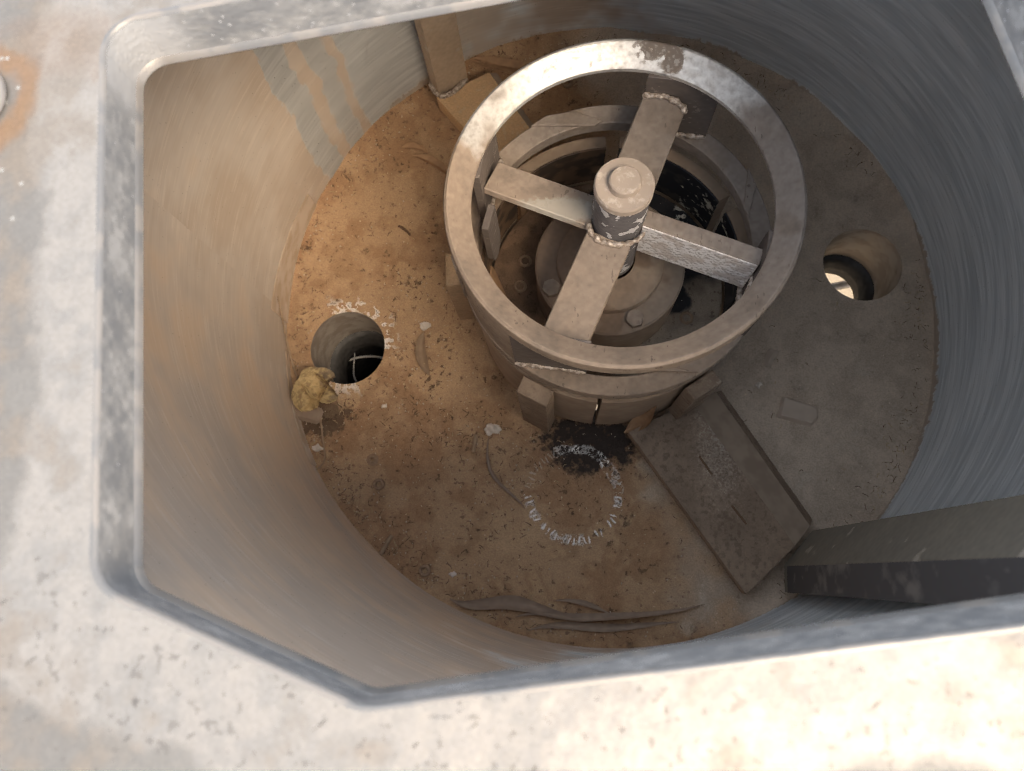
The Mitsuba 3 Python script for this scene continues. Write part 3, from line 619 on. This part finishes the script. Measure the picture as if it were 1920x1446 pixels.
# ------------------------------------------------------------------ things lying in the drum
def leaf(P, w, curl=.15, twist=0.0, n=30, m=7, pw=.75, seed=0, roll=0.0):
    p = spline(P, n); t = np.gradient(p, axis=0); t /= np.linalg.norm(t, axis=1, keepdims=True)
    side = np.cross(t, [0, 0, 1.0]); side /= np.linalg.norm(side, axis=1, keepdims=True) + 1e-9; up = np.cross(side, t)
    s = np.linspace(0, 1, n); half = w / 2 * (np.sin(np.pi * np.clip(s, .01, .99)) ** pw) * (1 + .25 * (meshkit.noise(np.stack([s * 6, s * 0 + seed, s * 0], 1)) - .5))
    ang = roll + twist * s; u = np.linspace(-1, 1, m); v = []
    for i in range(n):
        for x in u:
            a = half[i] * x; h = curl * half[i] * (x * x - .4) * 2
            sd, uu = side[i] * math.cos(ang[i]) + up[i] * math.sin(ang[i]), up[i] * math.cos(ang[i]) - side[i] * math.sin(ang[i])
            v.append(p[i] + sd * a + uu * h)
    f = []
    for i in range(n - 1):
        for j in range(m - 1):
            a = i * m + j; f += [[a, a + 1, a + m + 1], [a, a + m + 1, a + m]]
    v = np.array(v); v[:, 2] += (meshkit.noise(v * 140, seed) - .5) * w * .12
    return trimesh.Trimesh(v, f, process=False)
def px(*P, lift=.004):
    out = []
    for q in P:
        x, y = q[:2]; h = q[2] if len(q) > 2 else lift
        a = at(x, y, h); out.append((a[0], a[1], h + float(floor_h(a[0], a[1]))))
    return out
# yellow crumpled leaf with its stalk at the left outlet
yl = thing('crumpled_leaf', 'crumpled yellow dry leaf beside the left floor outlet', 'leaf')
c0 = at(597, 730, .022)
m = cat([leaf([c0 + [.026, .020, .006], c0 + [.008, .010, .014], c0 + [-.010, -.008, .010], c0 + [-.022, -.034, -.004]], .050, .55, .9, 34, 15, .6, 21, -.3),
         leaf([c0 + [.030, -.012, -.004], c0 + [.014, -.006, .004], c0 + [-.006, .008, .008], c0 + [-.026, .016, .002]], .034, .7, -.8, 28, 11, .6, 22, .5)])
m.vertices[:, 2] += (meshkit.fbm(m.vertices * 95, 3, 31) - .5) * .012
obj('blade', m, 'yellow_leaf', 40, yl)
obj('stalk', tube(spline(px((594, 762, .012), (601, 790, .006), (607, 835, .005), (610, 858, .004), (596, 882, .003)), 24), np.linspace(.0022, .0011, 24), 6), 'dusty_leaf', True, yl)
single('straw', tube(spline(px((522, 556, .05), (532, 610, .035), (542, 660, .022), (556, 705, .016), (572, 742, .018)), 26), np.linspace(.0012, .002, 26), 6), 'dusty_leaf', 'thin curved straw leaning on the left wall above the yellow leaf', 'straw', True)
m = rough_mesh(rbox((.05, .026, .012), .005), .004, .003, 60, 4); single('peat_clod', frame(m, at(575, 775, .006), (1, -.25, 0)), 'grey_leaf', 'dark clod of damp dirt against wall below the yellow leaf', 'clod', True)
G = 'dry leaves lying along the near wall'
single('willow_leaf', leaf(px((844, 1122), (880, 1134), (950, 1130), (1040, 1152), (1095, 1160), lift=.007), .019, .3, .4, seed=1), 'grey_leaf', 'long narrow dry leaf along the near wall, its broad end leftmost', 'leaf', True)
single('willow_leaf', leaf(px((968, 1157), (1005, 1150), (1075, 1158), (1135, 1158, .012), (1230, 1152, .010), (1322, 1133), lift=.009), .012, .35, 1.2, seed=2), 'grey_leaf', 'long twisted dry leaf along the near wall reaching farthest right', 'leaf', True)
single('willow_leaf', leaf(px((990, 1182), (1050, 1172), (1130, 1176), (1200, 1172), (1272, 1166), lift=.006), .012, .3, -.5, seed=3), 'grey_leaf', 'narrow dry leaf nearest the bottom rim of the opening', 'leaf', True)
single('willow_leaf', leaf(px((1040, 1126), (1090, 1130), (1120, 1140), (1146, 1153), lift=.008), .007, .3, .3, seed=4), 'grey_leaf', 'short curved brown leaf above the long ones by the near wall', 'leaf', True)
single('willow_leaf', leaf(px((752, 277), (775, 276), (803, 288), lift=.007), .012, .6, .2, seed=5), 'dry_leaf', 'small curled leaf on orange floor left of upper ring, the upper of two', 'leaf', True)
single('willow_leaf', leaf(px((772, 293), (800, 300), (835, 322), (860, 345), lift=.012), .017, .5, .2, seed=6, roll=.4), 'dry_leaf', 'curled tan leaf whose end goes under the upper ring at left', 'leaf', True)
single('willow_leaf', leaf(px((886, 114), (920, 118), (975, 128), (1010, 134), lift=.012), .020, .5, .3, seed=7), 'dry_leaf', 'tan dry leaf beside the far post, the upper of two', 'leaf', True)
single('willow_leaf', leaf(px((888, 120), (930, 125), (990, 140), lift=.006), .014, .4, .2, seed=8), 'dry_leaf', 'tan dry leaf beside the far post, the lower of two', 'leaf', True)
single('willow_leaf', leaf(px((796, 622), (789, 655), (795, 685), (806, 705), lift=.004), .017, .5, .2, seed=9), 'dusty_leaf', 'dust covered leaf lying right of the left floor outlet', 'leaf', True)
single('willow_leaf', leaf(px((917, 818, .008), (914, 850, .006), (921, 885, .005), (945, 915, .005), (985, 955, .003)), .0055, .5, .2, seed=10), 'grey_leaf', 'slender bent leaf below the largest white pebble', 'leaf', True)
single('willow_leaf', leaf([at(1170, 812, .035), at(1196, 796, .055), at(1214, 780, .085), at(1232, 755, .12)], .026, .35, .6, seed=11), 'dry_leaf', 'reddish brown leaf leaning against the collar beside near plough plate', 'leaf', True)
single('willow_leaf', leaf([at(910, 480, .105), at(925, 530, .108), at(945, 575, .11), at(965, 605, .108)], .018, .5, .5, seed=12), 'dry_leaf', 'orange dry leaf inside the rotor below the left spoke', 'leaf', True)
# stone and pebbles
m = rough_mesh(hull([(-.030, -.015, 0), (.022, -.020, 0), (.031, -.004, 0), (.027, .013, 0), (-.026, .019, 0), (-.024, .015, .009), (-.025, -.012, .009), (.018, -.015, .0085), (.026, -.003, .0085), (.021, .010, .009)]), .004, .0011, 70, 5)
single('flat_stone', frame(m, at(1497, 772, .0) + [0, 0, -.001], (1, -.22, 0)), 'brown_stone', 'flat angular stone under dust on the right floor', 'stone', True)
m = rough_mesh(hull([(-.016, -.007, 0), (.016, -.008, 0), (.014, .008, 0), (-.013, .007, 0), (.008, .0, .005), (-.008, .001, .005)]), .003, .0016, 120, 6)
single('clay_lump', frame(m, at(1444, 672, .0), (.45, 1, 0)), 'brown_stone', 'small dented dust lump right of the rotor above the flat stone', 'lump', True)
m = rough_mesh(trimesh.creation.icosphere(3, .026), .004, .010, 45, 12); m.vertices *= [1.2, .8, .45]; p = at(1068, 300, .108)
single('dirt_clump', (lambda q: (q.apply_translation(p), q)[1])(m), 'dirt', 'brown clump of caked dirt inside lower ring behind the hub', 'dirt clump', True)
def pebble(x, y, r, seed, mat='pale_pebble'):
    s = trimesh.creation.icosphere(3, r); s.vertices *= [1.1, .8, .6]; s.vertices += s.vertex_normals * ((meshkit.fbm(s.vertices / r * 1.5 + seed * 7, 3) - .5) * r * 1.5)[:, None]
    p = at(x, y, 0); s.apply_translation((p[0], p[1], r * .4 + float(floor_h(p[0], p[1])))); return s
for x, y, r, lab in ((926, 806, .0105, 'largest white pebble, left of the collar lug'), (799, 612, .0075, 'white pebble right of the left floor outlet'), (1422, 722, .0045, 'tiny pale chip above the flat stone'), (1161, 908, .0026, 'tiny white chip right of the chalky ring, lower one'),
                  (849, 1076, .0042, 'small white pebble beside the near nut'), (1155, 896, .0022, 'tiny white chip right of the chalky ring, upper one'), (598, 842, .0068, 'pale pebble beside the yellow leaf stalk'), (720, 762, .0042, 'pale chip on the orange floor below the left outlet')):
    single('pebble', pebble(x, y, r, x), 'pale_pebble', lab, 'pebble', True)
for x, y, lab in ((710, 908, 'rusty nut on the orange floor below the left outlet'), (797, 1070, 'rusty nut near the bottom left wall'), (1064, 155, 'rusty nut on the far floor inside upper ring')):
    m = ring_solid([(.0042, 0), (.0086, 0), (.0090, .001), (.0088, .0062), (.0078, .0074), (.0050, .0074), (.0042, .0066)], 18); p = at(x, y, .004); m.apply_translation((p[0], p[1], float(floor_h(p[0], p[1])) - .0005)); single('nut', m, 'rusty_nut', lab, 'nut', 25)
m = ring_solid([(.0025, 0), (.009, 0), (.009, .0014), (.0075, .002), (.005, .002), (.0045, .0042), (.0025, .0042)], 24); p = at(698, 862, .002); m.apply_translation((p[0], p[1], float(floor_h(p[0], p[1])))); single('washer', m, 'rusty_nut', 'small washer half buried in dust above the left nut', 'washer', 25)
for x, y, a, L, lab in ((889, 832, 80, .026, 'short clay stick left of the slender bent leaf'), (722, 1025, 60, .038, 'short dusty stick against the bottom left wall'), (758, 432, -40, .026, 'dark twig on the orange floor left of the rotor')):
    p = at(x, y, .004); d = np.array([math.cos(math.radians(a)), math.sin(math.radians(a)), 0]) * L / 2; p = p + [0, 0, float(floor_h(p[0], p[1]))]
    m = rough_mesh(tube(spline([p - d, p + [.001, .001, .001], p + d], 10), .0032 if L > .026 or a == 80 else .0018, 8), .004, .0008, 200, 3); single('stick', m, 'dusty_leaf' if a > 0 else 'dark_fibre', lab, 'stick', True)
# fine chaff: far too many bits to count
def fibres(n, where, rad, length, seed):
    R = np.random.default_rng(seed); parts = []
    while len(parts) < n:
        x, y = where(R)
        r = math.hypot(x, y)
        if r > .493 or r < .215 or any(math.hypot(x - c[0], y - c[1]) < HR + .006 for c in HOLES): continue
        if meshkit.fbm(np.array([x * 11, y * 11, 2.0]), 2, 4) < R.uniform(.3, .66): continue
        L = length * R.uniform(.35, 1.3); a = R.uniform(0, 6.28); cu = R.normal(0, 1.6); k = 5; s = np.linspace(-.5, .5, k); aa = a + cu * s
        st_ = np.stack([np.cos(aa), np.sin(aa)], 1) * L / (k - 1); P = np.cumsum(st_, 0); P -= P.mean(0); P += [x, y]
        if np.any(np.hypot(P[:, 0], P[:, 1]) > .496): continue
        z = floor_h(P[:, 0], P[:, 1]) + rad * .6 + np.abs(R.normal(0, .0011)) * np.array([0, .6, 1, .6, 0])
        parts.append(tube(np.c_[P, z], rad * R.uniform(.6, 1.2) * np.array([.5, 1, 1, .9, .4]), 4, False))
    return cat(parts)
def everywhere(R):
    if R.random() < .40:
        a = R.uniform(0, 6.28); r = .492 - abs(R.normal(0, .02)); return r * math.cos(a), r * math.sin(a)
    if R.random() < .85: return R.normal(-.26, .12), R.normal(-.16, .17)
    r = math.sqrt(R.uniform(.04, .24)); a = R.uniform(0, 6.28); return r * math.cos(a), r * math.sin(a)
single('chaff', fibres(1000, everywhere, .00045, .010, 5), 'dark_fibre', 'dark bits of dry grass scattered over the drum floor', 'plant litter', False, kind='stuff')
single('pale_chaff', fibres(420, everywhere, .0005, .009, 6), 'pale_fibre', 'pale bits of straw scattered over the drum floor', 'plant litter', False, kind='stuff')
def crumbs(n, seed):
    R = np.random.default_rng(seed); parts = []; base = trimesh.creation.icosphere(0)
    while len(parts) < n:
        x, y = everywhere(R); r = math.hypot(x, y)
        if r > .494 or r < .215 or any(math.hypot(x - c[0], y - c[1]) < HR + .004 for c in HOLES): continue
        s = base.copy(); q = R.uniform(.0006, .0017); s.vertices = s.vertices * q * R.uniform(.6, 1.2, (len(s.vertices), 1)); s.apply_translation((x, y, float(floor_h(x, y)) + q * .3)); parts.append(s)
    return cat(parts)
single('grit', crumbs(900, 9), 'brown_stone', 'brown crumbs of grit scattered over the drum floor', 'grit', False, kind='stuff')
# seen down the outlets
# (the cord carries a hanging strand of web)
p = at(668, 676, -.16)
cw = single('cobwebbed_cord', tube(spline([p + [-.03, -.004, -.012], p + [-.012, .001, 0], p + [.015, .006, .003], p + [.05, .005, -.01]], 24), .0022, 7), 'grey_cord', 'pale curved cord inside the left floor outlet', 'cord', True)
obj('strand', tube(spline([p + [-.004, .020, .004], p + [-.003, .004, .002], p + [-.006, -.014, -.006], p + [-.004, -.034, -.02]], 18), np.linspace(.0011, .0019, 18), 6), 'grey_cord', True, cw)
p = at(1592, 532, -.17)
single('cross_bar', tube([p + [-.06, -.012, 0], p + [.06, .012, 0]], .0075, 14), 'outlet_steel', 'steel bar crossing below the right floor outlet', 'bar', 40)
ch = lathe([(HR + .0062, -.118), (HR + .014, -.15), (HR + .014, -.46)], 48); cap = trimesh.creation.cylinder(HR + .014, .004, sections=48); cap.apply_translation((0, 0, -.462)); ch = cat([ch, cap]); ch.apply_translation((*HOLES[0], 0)); single('added_dark_pipe', ch, 'black_rubber', 'closed black pipe added to darken the left floor outlet', 'pipe', 30)  # closed pipe added to darken the view down the left outlet
